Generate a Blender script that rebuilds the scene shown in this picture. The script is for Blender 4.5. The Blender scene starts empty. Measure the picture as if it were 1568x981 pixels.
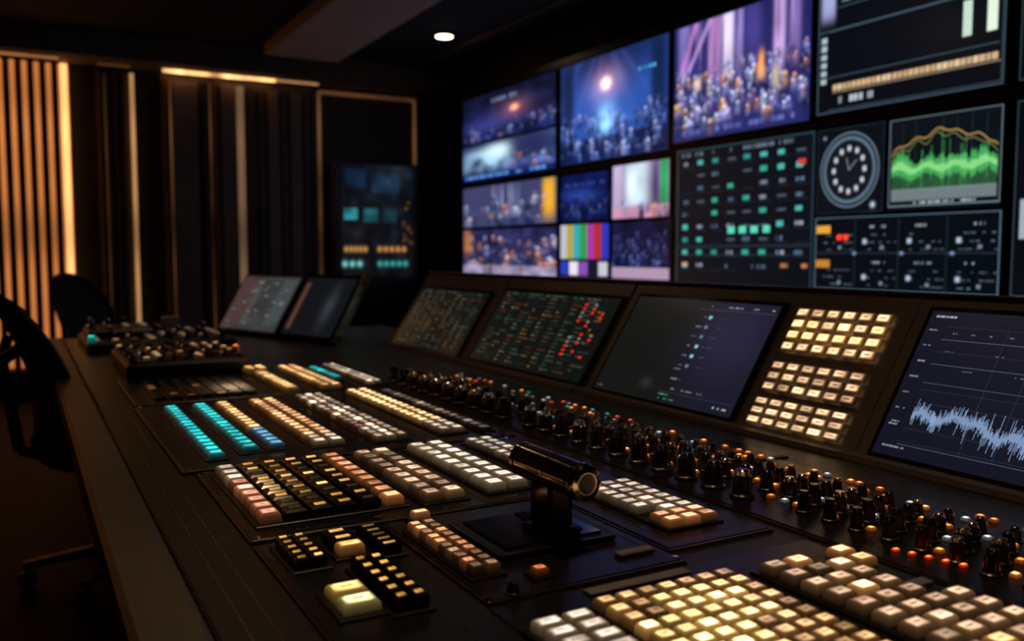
import bpy, math, random
import numpy as np
from mathutils import Vector, Matrix
random.seed(7); rng=np.random.default_rng(5)
scn=bpy.context.scene
scn.view_settings.view_transform='Standard'
scn.view_settings.look='None'

# ------------------------------------------------------------------ materials
def N(nt,t,**k):
    n=nt.nodes.new(t)
    for a,b in k.items(): setattr(n,a,b)
    return n
def mat(name,base,rough=.5,metal=0.,emit=None,es=0.,noise=0.,nscale=8.,bump=0.,bscale=200.,coat=0.,stretch=None,spec=.5):
    m=bpy.data.materials.new(name); m.use_nodes=True
    nt=m.node_tree; b=nt.nodes['Principled BSDF']
    b.inputs['Base Color'].default_value=(*base,1)
    b.inputs['Roughness'].default_value=rough
    b.inputs['Metallic'].default_value=metal
    b.inputs['Coat Weight'].default_value=coat
    b.inputs['Specular IOR Level'].default_value=spec
    if emit:
        b.inputs['Emission Color'].default_value=(*emit,1); b.inputs['Emission Strength'].default_value=es
    tc=N(nt,'ShaderNodeTexCoord'); mp=N(nt,'ShaderNodeMapping')
    if stretch: mp.inputs['Scale'].default_value=stretch
    nt.links.new(tc.outputs['Object'],mp.inputs['Vector'])
    if noise>0:
        nz=N(nt,'ShaderNodeTexNoise'); nz.inputs['Scale'].default_value=nscale; nz.inputs['Detail'].default_value=6
        nt.links.new(mp.outputs['Vector'],nz.inputs['Vector'])
        cr=N(nt,'ShaderNodeValToRGB')
        cr.color_ramp.elements[0].position=.3; cr.color_ramp.elements[1].position=.7
        cr.color_ramp.elements[0].color=(*[x*(1-noise) for x in base],1)
        cr.color_ramp.elements[1].color=(*[min(1,x*(1+noise)) for x in base],1)
        nt.links.new(nz.outputs['Fac'],cr.inputs['Fac']); nt.links.new(cr.outputs['Color'],b.inputs['Base Color'])
        mr=N(nt,'ShaderNodeMapRange'); mr.inputs['To Min'].default_value=max(.02,rough*.8); mr.inputs['To Max'].default_value=min(1,rough*1.25)
        nt.links.new(nz.outputs['Fac'],mr.inputs['Value']); nt.links.new(mr.outputs['Result'],b.inputs['Roughness'])
    if bump>0:
        n2=N(nt,'ShaderNodeTexNoise'); n2.inputs['Scale'].default_value=bscale; n2.inputs['Detail'].default_value=3
        nt.links.new(mp.outputs['Vector'],n2.inputs['Vector'])
        bp=N(nt,'ShaderNodeBump'); bp.inputs['Strength'].default_value=bump; bp.inputs['Distance'].default_value=.002
        nt.links.new(n2.outputs['Fac'],bp.inputs['Height']); nt.links.new(bp.outputs['Normal'],b.inputs['Normal'])
    return m
def attrmat(name,base,rough,strength=1.,sampling='AUTO',coat=0.):
    m=mat(name,base,rough,coat=coat); nt=m.node_tree; b=nt.nodes['Principled BSDF']
    a=N(nt,'ShaderNodeAttribute',attribute_name='Col')
    nt.links.new(a.outputs['Color'],b.inputs['Emission Color']); b.inputs['Emission Strength'].default_value=strength
    try: m.cycles.emission_sampling=sampling
    except Exception: pass
    return m
M_desk=mat('desk_black_powdercoat',(.026,.020,.0155),.36,noise=.25,nscale=5,bump=.2,bscale=500)
M_plate=mat('panel_black_anodised',(.013,.010,.0085),.26,noise=.3,nscale=9,bump=.12,bscale=700,spec=.4)
M_rail=mat('desk_rail_metal',(.20,.165,.14),.45,metal=.7,noise=.2,nscale=30,stretch=(1,.05,1))
M_bridge=mat('bridge_brown_metal',(.110,.080,.060),.42,noise=.15,nscale=4,bump=.15,bscale=600)
M_black=mat('black_plastic',(.010,.009,.008),.33,noise=.2,nscale=40)
M_gloss=mat('black_gloss',(.008,.008,.008),.12,noise=.1,nscale=20)
M_groove=mat('groove_black',(.002,.002,.002),.8)
M_edge=mat('panel_edge_metal',(.30,.20,.13),.26,metal=.9)
M_chrome=mat('dark_chrome',(.42,.34,.27),.15,metal=1,noise=.1,nscale=60)
M_brass=mat('brass_ring',(.75,.5,.28),.2,metal=1)
M_steel=mat('steel_cap',(.75,.68,.6),.14,metal=1)
M_label=mat('label_strip_grey',(.25,.22,.2),.5,noise=.1,nscale=40)
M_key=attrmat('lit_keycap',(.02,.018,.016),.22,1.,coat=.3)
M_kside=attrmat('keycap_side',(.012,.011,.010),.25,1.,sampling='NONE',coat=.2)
M_screen=attrmat('screen_emission',(.003,.003,.004),.25,1.,sampling='NONE')
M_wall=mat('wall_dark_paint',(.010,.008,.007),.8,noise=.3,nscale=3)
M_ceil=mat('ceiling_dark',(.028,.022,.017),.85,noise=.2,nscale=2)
M_baffle=mat('ceiling_panel_taupe',(.78,.55,.38),.8,noise=.1,nscale=3)
M_soff=mat('soffit_brown',(.15,.09,.05),.8,noise=.1,nscale=3)
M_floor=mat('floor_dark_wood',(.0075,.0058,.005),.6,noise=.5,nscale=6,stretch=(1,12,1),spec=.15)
M_slat=mat('walnut_slat',(.22,.095,.04),.45,noise=.35,nscale=8,stretch=(8,8,.6))
M_slatd=mat('dark_walnut_slat',(.075,.048,.032),.45,noise=.35,nscale=8,stretch=(8,8,.6))
M_panelb=mat('brown_fabric_panel',(.24,.165,.12),.7,noise=.2,nscale=5,bump=.3,bscale=300)
M_recess=mat('recess_panel_dark',(.045,.032,.024),.6,noise=.2,nscale=5)
def led(name,col,s): return mat(name,(.1,.08,.05),.5,emit=col,es=s)
def ledgrad(name,col,s,sc=(0,0,1.1),lo=.25):
    m=led(name,col,s); nt=m.node_tree; b=nt.nodes['Principled BSDF']
    mp=[n for n in nt.nodes if n.type=='MAPPING'][0]; mp.inputs['Scale'].default_value=sc
    nz=N(nt,'ShaderNodeTexNoise'); nz.inputs['Scale'].default_value=1.; nz.inputs['Detail'].default_value=1
    nt.links.new(mp.outputs['Vector'],nz.inputs['Vector'])
    mr=N(nt,'ShaderNodeMapRange'); mr.inputs['From Min'].default_value=.3; mr.inputs['From Max'].default_value=.7; mr.inputs['To Min'].default_value=s*lo; mr.inputs['To Max'].default_value=s*1.2
    nt.links.new(nz.outputs['Fac'],mr.inputs['Value']); nt.links.new(mr.outputs['Result'],b.inputs['Emission Strength']); return m
L_warm=ledgrad('led_warm',(1,.46,.15),1.9,lo=.6); L_back=ledgrad('led_backlit_slats',(1,.31,.075),.72,lo=.45)
L_top=ledgrad('led_cove',(1,.48,.18),3.2,sc=(7,0,0),lo=.12); L_slat_fill=ledgrad('led_cove_slat_fill',(1,.40,.13),.5,sc=(2,0,0),lo=.5)
L_line=ledgrad('led_line_amber',(1,.50,.19),.62,lo=.4); L_l2=ledgrad('led_line_soft',(1,.54,.28),.20,lo=.4)
L_dim=ledgrad('led_dim',(1,.40,.13),.15,sc=(1,0,1.2),lo=.12)
L_down=led('downlight_lens',(1,.72,.42),14)
M_mesh=mat('chair_mesh_fabric',(.018,.017,.018),.8,bump=.6,bscale=400,noise=.2,nscale=30)
M_chair=mat('chair_plastic',(.02,.019,.019),.4,noise=.1,nscale=20)

# ------------------------------------------------------------------ mesh builder
class MB:
    def __init__(s,M=None): s.v=[];s.f=[];s.mi=[];s.col=[];s.sm=[];s.mats=[];s.M=M or Matrix()
    def m(s,mt):
        if mt not in s.mats: s.mats.append(mt)
        return s.mats.index(mt)
    def add(s,vs,fs,mt,col=(0,0,0),smooth=False,cols=None,vcols=None):
        o=len(s.v); M=s.M
        s.v+= [tuple(M@Vector(p)) for p in vs]; i=s.m(mt)
        for k,f in enumerate(fs):
            s.f.append([o+a for a in f]); s.mi.append(i); s.sm.append(smooth)
            s.col.append([vcols[a] for a in f] if vcols else (cols[k] if cols else col))
    def box(s,x0,x1,y0,y1,z0,z1,mt,b=0.,col=(0,0,0)):
        if b<=0:
            vs=[(x,y,z) for z in (z0,z1) for x,y in ((x0,y0),(x1,y0),(x1,y1),(x0,y1))]
            fs=[(3,2,1,0),(4,5,6,7),(0,1,5,4),(1,2,6,5),(2,3,7,6),(3,0,4,7)]
            s.add(vs,fs,mt,col); return
        vs=[];
        for z,i in ((z0,b),(z0+b,0),(z1-b,0),(z1,b)):
            vs+=[(x0+i,y0+i,z),(x1-i,y0+i,z),(x1-i,y1-i,z),(x0+i,y1-i,z)]
        fs=[(3,2,1,0),(12,13,14,15)]
        for r in range(3):
            for k in range(4):
                a=r*4+k;c=r*4+(k+1)%4; fs.append((a,c,c+4,a+4))
        s.add(vs,fs,mt,col)
    def cyl(s,c,axis,prof,mt,n=24,col=(0,0,0),smooth=True,mats=None,ridge=0):
        ax=Vector(axis).normalized(); t=Vector((0,0,1)) if abs(ax.z)<.9 else Vector((1,0,0))
        e1=ax.cross(t).normalized(); e2=ax.cross(e1); c=Vector(c)
        for k in range(len(prof)-1):
            (d0,r0),(d1,r1)=prof[k],prof[k+1]; vs=[]
            for d,r in ((d0,r0),(d1,r1)):
                for i in range(n):
                    a=2*math.pi*i/n; rr=r*(1-(ridge if i%2 else 0))
                    vs.append(c+ax*d+(e1*math.cos(a)+e2*math.sin(a))*rr)
            fs=[((i+1)%n,i,n+i,n+(i+1)%n) for i in range(n)]
            s.add(vs,fs,(mats[k] if mats else mt),col,smooth and not ridge)
        for (d,r),fl,kk in ((prof[0],True,0),(prof[-1],False,-1)):
            if r>1e-5:
                vs=[c+ax*d+(e1*math.cos(2*math.pi*i/n)+e2*math.sin(2*math.pi*i/n))*r for i in range(n)]
                f=list(range(n)); 
                if not fl: f=f[::-1]
                s.add(vs,[f],(mats[kk] if mats else mt),col)
    def key(s,x,y,w,d,z,h,col,style='lit'):
        hw,hd=w/2,d/2; mn=min(hw,hd)
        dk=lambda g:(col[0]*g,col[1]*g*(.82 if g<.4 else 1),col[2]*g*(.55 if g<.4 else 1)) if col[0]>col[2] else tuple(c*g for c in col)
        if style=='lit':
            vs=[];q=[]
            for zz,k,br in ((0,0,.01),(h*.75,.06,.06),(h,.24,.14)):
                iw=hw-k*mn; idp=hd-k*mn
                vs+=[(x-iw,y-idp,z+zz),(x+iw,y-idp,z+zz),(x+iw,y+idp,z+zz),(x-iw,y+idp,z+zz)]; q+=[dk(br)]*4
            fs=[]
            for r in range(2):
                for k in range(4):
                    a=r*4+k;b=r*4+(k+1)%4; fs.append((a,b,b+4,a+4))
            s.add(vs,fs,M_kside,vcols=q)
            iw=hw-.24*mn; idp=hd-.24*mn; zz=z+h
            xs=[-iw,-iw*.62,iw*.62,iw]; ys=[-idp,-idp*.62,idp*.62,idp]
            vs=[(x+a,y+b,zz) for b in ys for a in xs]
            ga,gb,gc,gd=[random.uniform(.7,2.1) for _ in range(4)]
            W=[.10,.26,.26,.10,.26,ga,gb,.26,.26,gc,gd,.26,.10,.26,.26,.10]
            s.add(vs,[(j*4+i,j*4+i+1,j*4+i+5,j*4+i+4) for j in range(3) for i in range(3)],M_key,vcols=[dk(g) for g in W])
            lw=iw*random.uniform(.3,.55); l0,l1=-idp*.14,idp*.20; zz+=.0003
            s.add([(x-lw,y+l0,zz),(x+lw,y+l0,zz),(x+lw,y+l1,zz),(x-lw,y+l1,zz)],[(0,1,2,3)],M_kside,col=dk(.3))
        else:
            s.box(x-hw,x+hw,y-hd,y+hd,z,z+h,M_gloss,b=min(w,d)*.12)
            lw,ld=hw*.55,hd*.38; zz=z+h+.0006
            s.add([(x-lw,y-ld,zz),(x+lw,y-ld,zz),(x+lw,y+ld,zz),(x-lw,y+ld,zz)],[(0,1,2,3)],M_kside,vcols=[tuple(c*g for c in col) for g in (1.5,.4,.9,.3)])
            s.add([(x-lw*.6,y-ld*.5,zz+.0004),(x+lw*.6,y-ld*.5,zz+.0004),(x+lw*.6,y,zz+.0004),(x-lw*.6,y,zz+.0004)],[(0,1,2,3)],M_kside,col=tuple(c*.15 for c in col))
    def knob(s,x,y,z,r,h,ang=0.,cap=None):
        s.cyl((x,y,z),(0,0,1),[(0,r*1.25),(h*.10,r*1.25),(h*.13,r*1.1),(h*.16,r*1.02)],M_black,n=20,mats=[M_black,M_edge,M_black])
        s.cyl((x,y,z+h*.14),(0,0,1),[(0,r),(h*.62,r*.9)],M_black,n=24,ridge=.09)
        s.cyl((x,y,z+h*.76),(0,0,1),[(0,r*.9),(h*.04,r*.84),(h*.04,r*.74),(h*.20,r*.70),(h*.24,r*.58)],cap or M_gloss,n=20)
        c,sn=math.cos(ang),math.sin(ang); zz=z+h*1.004; w=r*.08
        s.add([(x-sn*w,y+c*w,zz),(x+sn*w,y-c*w,zz),(x+sn*w+c*r*.55,y-c*w+sn*r*.55,zz),(x-sn*w+c*r*.55,y+c*w+sn*r*.55,zz)],[(0,1,2,3)],M_label)
    def obj(s,name,parent=None):
        me=bpy.data.meshes.new(name); me.from_pydata(s.v,[],s.f); 
        for m_ in s.mats: me.materials.append(m_)
        me.polygons.foreach_set('material_index',s.mi); me.polygons.foreach_set('use_smooth',s.sm)
        at=me.color_attributes.new('Col','FLOAT_COLOR','CORNER')
        arr=[]
        for f,c in zip(s.f,s.col):
            if isinstance(c,list):
                for q in c: arr+=[q[0],q[1],q[2],1.]
            else: arr+= [c[0],c[1],c[2],1.]*len(f)
        at.data.foreach_set('color',np.array(arr,dtype=np.float32)); me.update()
        o=bpy.data.objects.new(name,me); scn.collection.objects.link(o)
        if parent: o.parent=parent
        return o
def empty(name):
    o=bpy.data.objects.new(name,None); scn.collection.objects.link(o); o.empty_display_size=.1; return o
def simple(name,mt,*b,parent=None,bev=0.):
    m=MB(); m.box(*b,mt,b=bev); return m.obj(name,parent)

# ------------------------------------------------------------------ canvases (screen contents)
class CV:
    def __init__(s,w,h,col=(0,0,0)):
        s.w,s.h=w,h; s.a=np.ones((h,w,3))*np.array(col)
        s.X,s.Y=np.meshgrid(np.linspace(0,1,w),np.linspace(0,1,h))
    def mix(s,g,col): s.a=s.a*(1-g[...,None])+np.array(col)*g[...,None]; return s
    def blob(s,x,y,sx,sy,col,a=1.,p=2): return s.mix(a*np.exp(-(np.abs((s.X-x)/sx)**p+np.abs((s.Y-y)/sy)**p)),col)
    def add(s,x,y,sx,sy,col,p=2): s.a+=np.exp(-(np.abs((s.X-x)/sx)**p+np.abs((s.Y-y)/sy)**p))[...,None]*np.array(col)
    def rect(s,x0,y0,x1,y1,col,a=1.): return s.mix(a*((s.X>=x0)&(s.X<=x1)&(s.Y>=y0)&(s.Y<=y1)).astype(float),col)
    def frame(s,x0,y0,x1,y1,col,t=.006):
        k=t*s.w/s.h
        s.rect(x0,y0,x1,y0+k,col);s.rect(x0,y1-k,x1,y1,col);s.rect(x0,y0,x0+t,y1,col);s.rect(x1-t,y0,x1,y1,col)
    def line(s,pts,w,col,a=1.):
        asp=s.h/s.w
        g=np.zeros_like(s.X)
        for (x0,y0),(x1,y1) in zip(pts[:-1],pts[1:]):
            dx,dy=x1-x0,(y1-y0)*asp; L=dx*dx+dy*dy+1e-12
            t=np.clip(((s.X-x0)*dx+(s.Y-y0)*asp*dy)/L,0,1)
            d=np.hypot(s.X-x0-t*dx,(s.Y-y0)*asp-t*dy); g=np.maximum(g,np.clip(1.5-d/w,0,1))
        return s.mix(a*g,col)
    def noise(s,n,amp,m=None):
        k=rng.random((max(2,int(n*s.h/s.w)),n)); yi=np.linspace(0,k.shape[0]-1.001,s.h); xi=np.linspace(0,n-1.001,s.w)
        y0=yi.astype(int);x0=xi.astype(int);fy=(yi-y0)[:,None];fx=(xi-x0)[None]
        g=k[y0][:,x0]*(1-fy)*(1-fx)+k[y0+1][:,x0]*fy*(1-fx)+k[y0][:,x0+1]*(1-fy)*fx+k[y0+1][:,x0+1]*fy*fx
        s.a*=(1+amp*(g-.5)*2)[...,None]; return s
    def crowd(s,n,y0,y1,pal,sz=.03,xr=(0,1),a=.85):
        ys=sorted([random.uniform(y0,y1) for _ in range(n)],reverse=True)
        for y in ys:
            x=random.uniform(*xr); c=random.choice(pal); k=random.uniform(.6,1.3); z=sz*k*(1.3-.6*(y-y0)/(y1-y0+1e-6))
            s.blob(x+random.uniform(-z,z)*.3,y-z*1.2,z*.75,z*1.7,c,a*.8,2.4); s.blob(x,y+z*1.0,z*.4,z*.6,[min(1,q*1.7+.10) for q in c],a,3)
            if random.random()<.5: 
                s.blob(x+random.choice((-1,1))*z*.8,y+z*random.uniform(-1,1.2),z*.22,z*.8,[q*1.3 for q in c],a*.7,2)
    def text(s,x0,y0,x1,y1,col,dens=.6,cw=.012):
        x=x0
        while x<x1:
            w=random.uniform(.6,1.5)*cw
            if random.random()<dens: s.rect(x,y0,min(x+w*.8,x1),y1,col,random.uniform(.5,1))
            x+=w
def screen(name,cv,O,U,V,parent,gain=1.,gam=1.):
    h,w=cv.h,cv.w; O,U,V=map(np.array,(O,U,V))
    P=O[None,None]+cv.X[...,None]*U+cv.Y[...,None]*V
    me=bpy.data.meshes.new(name); idx=np.arange(h*w).reshape(h,w)
    F=np.stack([idx[:-1,:-1],idx[:-1,1:],idx[1:,1:],idx[1:,:-1]],-1).reshape(-1,4)
    me.vertices.add(h*w); me.vertices.foreach_set('co',P.astype(np.float32).ravel())
    me.loops.add(F.size); me.loops.foreach_set('vertex_index',F.astype(np.int32).ravel())
    me.polygons.add(len(F)); me.polygons.foreach_set('loop_start',np.arange(0,F.size,4,dtype=np.int32))
    try: me.polygons.foreach_set('loop_total',np.full(len(F),4,dtype=np.int32))
    except Exception: pass
    me.update(calc_edges=True); me.validate()
    at=me.color_attributes.new('Col','FLOAT_COLOR','POINT')
    a=np.clip(cv.a,0,30).reshape(-1,3)
    if gam>1.3:   # camera footage: slightly cooler and more saturated than the UI feeds
        lum=a.mean(1,keepdims=True); a=np.clip(lum+(a-lum)*1.12,0,30)*np.array([.93,1.06,1.0])
    c=np.ones((h*w,4),dtype=np.float32); c[:,:3]=(a**gam)*gain
    at.data.foreach_set('color',c.ravel()); me.materials.append(M_screen)
    o=bpy.data.objects.new(name,me); scn.collection.objects.link(o); o.parent=parent; return o

# ================================================================== ROOM
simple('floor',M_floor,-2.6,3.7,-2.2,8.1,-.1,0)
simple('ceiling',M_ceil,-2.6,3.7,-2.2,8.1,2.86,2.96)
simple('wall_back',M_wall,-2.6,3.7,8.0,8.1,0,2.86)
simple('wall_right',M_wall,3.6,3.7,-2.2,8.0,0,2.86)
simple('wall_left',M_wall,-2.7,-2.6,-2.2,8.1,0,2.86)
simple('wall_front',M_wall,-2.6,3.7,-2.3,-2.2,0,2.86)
simple('trim_soffit',M_soff,-2.6,3.6,7.62,8.0,2.67,2.86)
simple('trim_ceiling_line',M_soff,3.22,3.26,2.5,7.4,2.835,2.86)
simple('baseboard_back',M_black,-2.6,2.4,7.90,8.0,0,.22)
simple('ceiling_baffle_panel',M_baffle,1.80,2.42,4.6,7.35,2.76,2.86,bev=.01)

# slatted feature wall
e=empty('wood_slat_wall_panel')
m=MB(); x=-2.5
while x<.33:
    m.box(x,x+.045,7.935,7.985,.24,2.65,M_slat,b=.006); x+=.084
m.box(-2.5,.40,7.985,7.999,.22,2.66,M_slat)
m.obj('slats',e)
m=MB(); x=-2.5
while x<.33:
    m.box(x+.046,x+.083,7.965,7.984,.24,2.65,L_back); x+=.084
m.box(.335,.385,7.93,7.98,.24,2.65,L_warm); m.box(-2.5,.32,7.80,7.82,2.655,2.669,L_slat_fill)  # strip under the soffit is added to light the slats brown
m.obj('backlight_strips',e)
e=empty('wood_slat_wall_panel')
m=MB()
for x in (.60,.655,.71,.765): m.box(x,x+.03,7.9,7.98,.1,2.62,M_slat,b=.004)
m.box(.585,.88,7.98,7.999,.1,2.65,M_slatd)
m.obj('slats',e); m=MB(); m.box(.845,.872,7.92,7.975,.1,2.62,L_line)
m.box(.60,.84,7.86,7.88,2.655,2.669,L_dim); m.box(.652,.658,7.95,7.97,.1,2.6,L_dim); m.obj('led_edge',e)
e=empty('fabric_wall_panel')
m=MB()
m.box(1.09,1.14,7.90,7.97,.1,2.60,M_slat,b=.005); m.box(1.17,1.37,7.93,7.97,.1,2.60,M_panelb,b=.006)
m.box(1.41,1.46,7.90,7.97,.1,2.60,M_slatd,b=.005); m.box(1.49,1.53,7.90,7.97,.1,2.60,M_slat,b=.005)
m.box(1.56,1.69,7.92,7.97,.1,2.60,M_panelb,b=.006)
for x,mt in ((1.80,M_slatd),(1.88,M_slatd),(1.96,M_panelb),(2.08,M_slatd),(2.16,M_panelb),(2.28,M_slatd),(2.35,M_slatd)):
    m.box(x,x+(.055 if mt is M_slatd else .10),7.92,7.97,.1,2.58,mt,b=.004)
m.box(1.08,2.40,7.97,7.999,.1,2.65,M_slatd)
m.obj('panels',e)
m=MB(); m.box(1.09,1.76,7.85,7.875,2.645,2.669,L_top); m.box(1.76,2.02,7.85,7.875,2.648,2.669,L_top); m.box(2.02,2.40,7.85,7.87,2.655,2.669,L_line)
m.box(1.70,1.755,7.93,7.965,.1,2.60,L_l2); m.box(1.145,1.16,7.955,7.968,.1,2.6,L_dim); m.box(1.465,1.48,7.955,7.968,.1,2.6,L_dim); m.obj('led_strips',e)
e=empty('framed_wall_recess')
m=MB(); m.box(2.42,3.38,7.97,7.999,.1,2.63,M_recess); m.obj('recess_panel',e)
m=MB(); m.box(2.42,2.440,7.93,7.968,.1,2.62,L_dim); m.box(2.437,3.36,7.92,7.968,2.60,2.625,L_dim); m.box(3.36,3.38,7.94,7.968,1.5,2.62,L_dim); m.obj('led_frame',e)

# equipment rack at the back
e=empty('equipment_rack')
m=MB(); m.box(2.5,3.30,7.72,7.965,0,1.98,M_black,b=.01)
for k in range(8): m.box(2.53,3.27,7.705,7.72,.1+k*.105,.19+k*.105,M_plate,b=.003)
m.obj('cabinet',e)
c=CV(150,200,(.003,.004,.005))
for (x0,y0,x1,y1,cc) in [(.05,.80,.34,.96,(.004,.02,.05)),(.42,.76,.80,.94,(.004,.016,.035)),(.04,.52,.22,.62,(.02,.22,.25)),(.30,.5,.5,.62,(.008,.07,.09)),(.56,.5,.76,.62,(.005,.02,.03))]:
    c.rect(x0,y0,x1,y1,cc).noise(12,.7)
for i in range(5): c.blob(.06+i*.065,.26+.0*i,.022,.02,(.8,.38,.1)); 
for i in range(5): c.blob(.52+i*.085,.26,.026,.02,(.8,.36,.1))
for i in range(3): c.blob(.04+i*.10,.13,.030,.022,(.25,.8,.75))
for i in range(5): c.blob(.52+i*.09,.13,.028,.02,(.05,.5,.45))
for i in range(14): c.blob(random.uniform(.85,.98),random.uniform(.3,.7),.012,.01,(.3,.15,.03),.6)
screen('status_panels',c,(2.55,7.713,.92),(.70,0,0),(0,0,1.03),e)

# ceiling downlights; those over the desk are added fill
def downlight_or_fill(x,y,z,r=.075,W=0,ang=70,col=(1,.68,.38)):
    e=empty('ceiling_downlight_or_fill'); m=MB()
    m.cyl((x,y,z-.012),(0,0,1),[(0,r*1.25),(.012,r*1.3)],M_ceil,n=32); m.cyl((x,y,z-.016),(0,0,1),[(0,r*.9),(.004,r)],L_down,n=32); m.obj('trim_and_lens',e)
    if W:
        l=bpy.data.lights.new('downlight_or_fill_lamp','SPOT'); l.energy=W; l.color=col; l.spot_size=math.radians(ang); l.spot_blend=.8; l.shadow_soft_size=.05
        o=bpy.data.objects.new('lamp',l); o.location=(x,y,z-.03); o.parent=e; scn.collection.objects.link(o)
downlight_or_fill(2.98,6.42,2.86,r=.065,W=6)
downlight_or_fill(.75,.85,2.86,W=25,ang=58)  # from here on: unseen lamps added to light the desk warmly
downlight_or_fill(.95,2.3,2.86,W=14,ang=62)
downlight_or_fill(1.0,-.6,2.86,W=12,ang=75)
downlight_or_fill(.8,4.3,2.86,W=7,ang=60)

# ================================================================== VIDEO WALL
VW=empty('video_wall')
m=MB()
XW=3.5
m.box(XW+.012,XW+.09,1.15,7.22,.90,2.56,M_black)
m.obj('wall_frame',VW)
def tile(name,c,y0,y1,z0,z1,gain=1.,gam=1.38):   # y0 = viewer-left (bigger Y)
    mb=MB(); mb.box(XW+.002,XW+.02,y1-.02,y0+.02,z0-.015,z1+.015,M_gloss,b=.003); mb.obj(name+'_bezel',VW)
    screen(name,c,(XW,y0,z0),(0,y1-y0,0),(0,0,z1-z0),VW,gain*1.12,gam)
P_blue=[(.02,.035,.12),(.05,.08,.25),(.03,.04,.1),(.12,.13,.3),(.01,.01,.04)]
P_mix=[(.02,.02,.07),(.28,.18,.28),(.5,.22,.12),(.08,.08,.2),(.01,.01,.04),(.35,.34,.5),(.05,.06,.15)]
# c1 top
c=CV(180,108,(.036,.042,.13)); c.blob(.5,.9,.7,.3,(.018,.020,.05)); c.noise(12,.5)
c.blob(.3,.35,.3,.18,(.10,.10,.30)); c.add(.60,.56,.04,.06,(1.4,.6,.3)); c.add(.60,.56,.16,.2,(.28,.12,.14)); c.text(.35,.78,.7,.86,(.3,.3,.45),.6,.03)
c.crowd(50,.03,.36,P_blue+[(.22,.12,.2),(.3,.3,.5)],.028); tile('monitor_stage_wide',c,7.15,5.60,2.10,2.49)
c=CV(170,90,(.10,.13,.28)); c.noise(9,.4); c.blob(.30,.55,.28,.30,(.55,.70,.88),1,4); c.blob(.42,.75,.16,.2,(.9,.95,1.0),.9); c.blob(.75,.7,.2,.3,(.06,.06,.16),.9,4)
c.blob(.15,.5,.08,.2,(.15,.2,.4),.7); c.crowd(14,.3,.6,P_blue,.05,(.1,.5),.5)
c.rect(0,.0,1,.16,(.03,.05,.2)); c.text(.03,.05,.97,.13,(.3,.5,.9),.8,.05); c.blob(.8,.3,.2,.08,(.2,.3,.75)); c.crowd(16,.25,.6,P_mix,.04,(.55,1)); tile('monitor_graphics_feed',c,7.15,5.60,1.78,2.08)
c=CV(180,100,(.12,.11,.22)); 
for i in range(9): c.blob(.36+i*.035,.6,.012,.4,random.choice([(.25,.24,.42),(.45,.42,.6),(.08,.06,.15)]),.9)
c.blob(.93,.6,.06,.5,(.9,.50,.12),1,4); c.crowd(44,.1,.7,P_mix+[(.55,.5,.65),(.6,.55,.7)],.04,(0,.9)); tile('monitor_backstage_feed',c,7.15,5.58,1.38,1.72)
c=CV(180,100,(.07,.06,.16)); c.crowd(80,.1,.85,P_mix+[(.6,.35,.35),(.5,.48,.7)],.04); c.rect(0,0,1,.2,(.52,.42,.58),.7); c.blob(.05,.75,.05,.3,(.7,.3,.15))
for x in (.33,.66): c.rect(x-.006,0,x+.006,1,(.01,.01,.02))
c.noise(16,.4); tile('monitor_audience_feed',c,7.15,5.58,.975,1.35)
# c2
c=CV(250,170,(.035,.060,.19)); c.blob(.5,.55,.6,.5,(.08,.15,.42)); c.blob(.45,1.,.5,.25,(.030,.04,.13)); c.noise(7,.35)
for x0,x1,w in ((.35,.1,.02),(.42,.3,.02),(.52,.75,.03),(.6,1.,.02),(.2,-.1,.02)): c.line([(x0,1),(x1,.3)],w,(.12,.18,.45),.22)
c.blob(.08,.7,.06,.4,(.02,.03,.08),.8,4); c.blob(.92,.7,.06,.4,(.02,.03,.08),.8,4)
c.add(.46,.72,.04,.05,(2.0,1.1,.6)); c.add(.46,.72,.15,.16,(.42,.2,.18)); c.blob(.46,.42,.08,.12,(.4,.6,.95)); c.blob(.46,.35,.14,.06,(.3,.5,.85),.8)
c.rect(0,0,1,.22,(.012,.018,.06),.75); c.crowd(170,.04,.48,P_blue+[(.2,.24,.5),(.35,.32,.5)],.022); c.blob(.46,.33,.05,.08,(.5,.75,1.0)); c.text(.72,.75,.9,.78,(.2,.6,.8),.8,.02)
c.frame(0,0,1,1,(.04,.06,.16),.008); tile('monitor_program_stage',c,5.52,4.30,1.79,2.49,1.25)
c=CV(110,66,(.015,.025,.11)); c.noise(8,.6); c.blob(.4,.55,.4,.16,(.07,.11,.38)); c.crowd(40,.1,.55,P_blue,.035); c.text(.05,.75,.9,.82,(.1,.15,.4),.6,.04); tile('monitor_camera_blue',c,5.52,4.91,1.38,1.71)
c=CV(110,66,(.36,.28,.42)); c.blob(.45,.6,.22,.5,(.82,.83,.95),1,4); c.blob(.1,.6,.1,.5,(.62,.48,.66),1,4); c.blob(.92,.6,.06,.6,(.05,.40,.17),1,6); c.blob(.78,.6,.06,.5,(.12,.08,.2),.9); c.rect(0,0,1,.22,(.72,.40,.55),.9); c.noise(7,.25); c.crowd(10,.05,.3,P_mix,.05); tile('monitor_camera_drape',c,4.87,4.28,1.38,1.73)
c=CV(120,70,(0,0,0)); bars=[(.55,.55,.6),(.5,.42,.1),(.06,.45,.5),(.06,.38,.1),(.45,.07,.42),(.5,.05,.05),(.05,.07,.5)]
for i,b in enumerate(bars): c.rect(i/7,.34,(i+1)/7,1,b)
c.rect(0,0,1,.34,(.02,.02,.06)); 
for i,b in enumerate([(.05,.08,.5),(.8,.75,.85),(.3,.12,.5),(.02,.02,.05),(.6,.6,.65)]): c.rect(i/5,.02,(i+.9)/5,.28,b)
tile('monitor_colour_bars',c,5.52,4.91,.985,1.355,1.,1.25)
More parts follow.
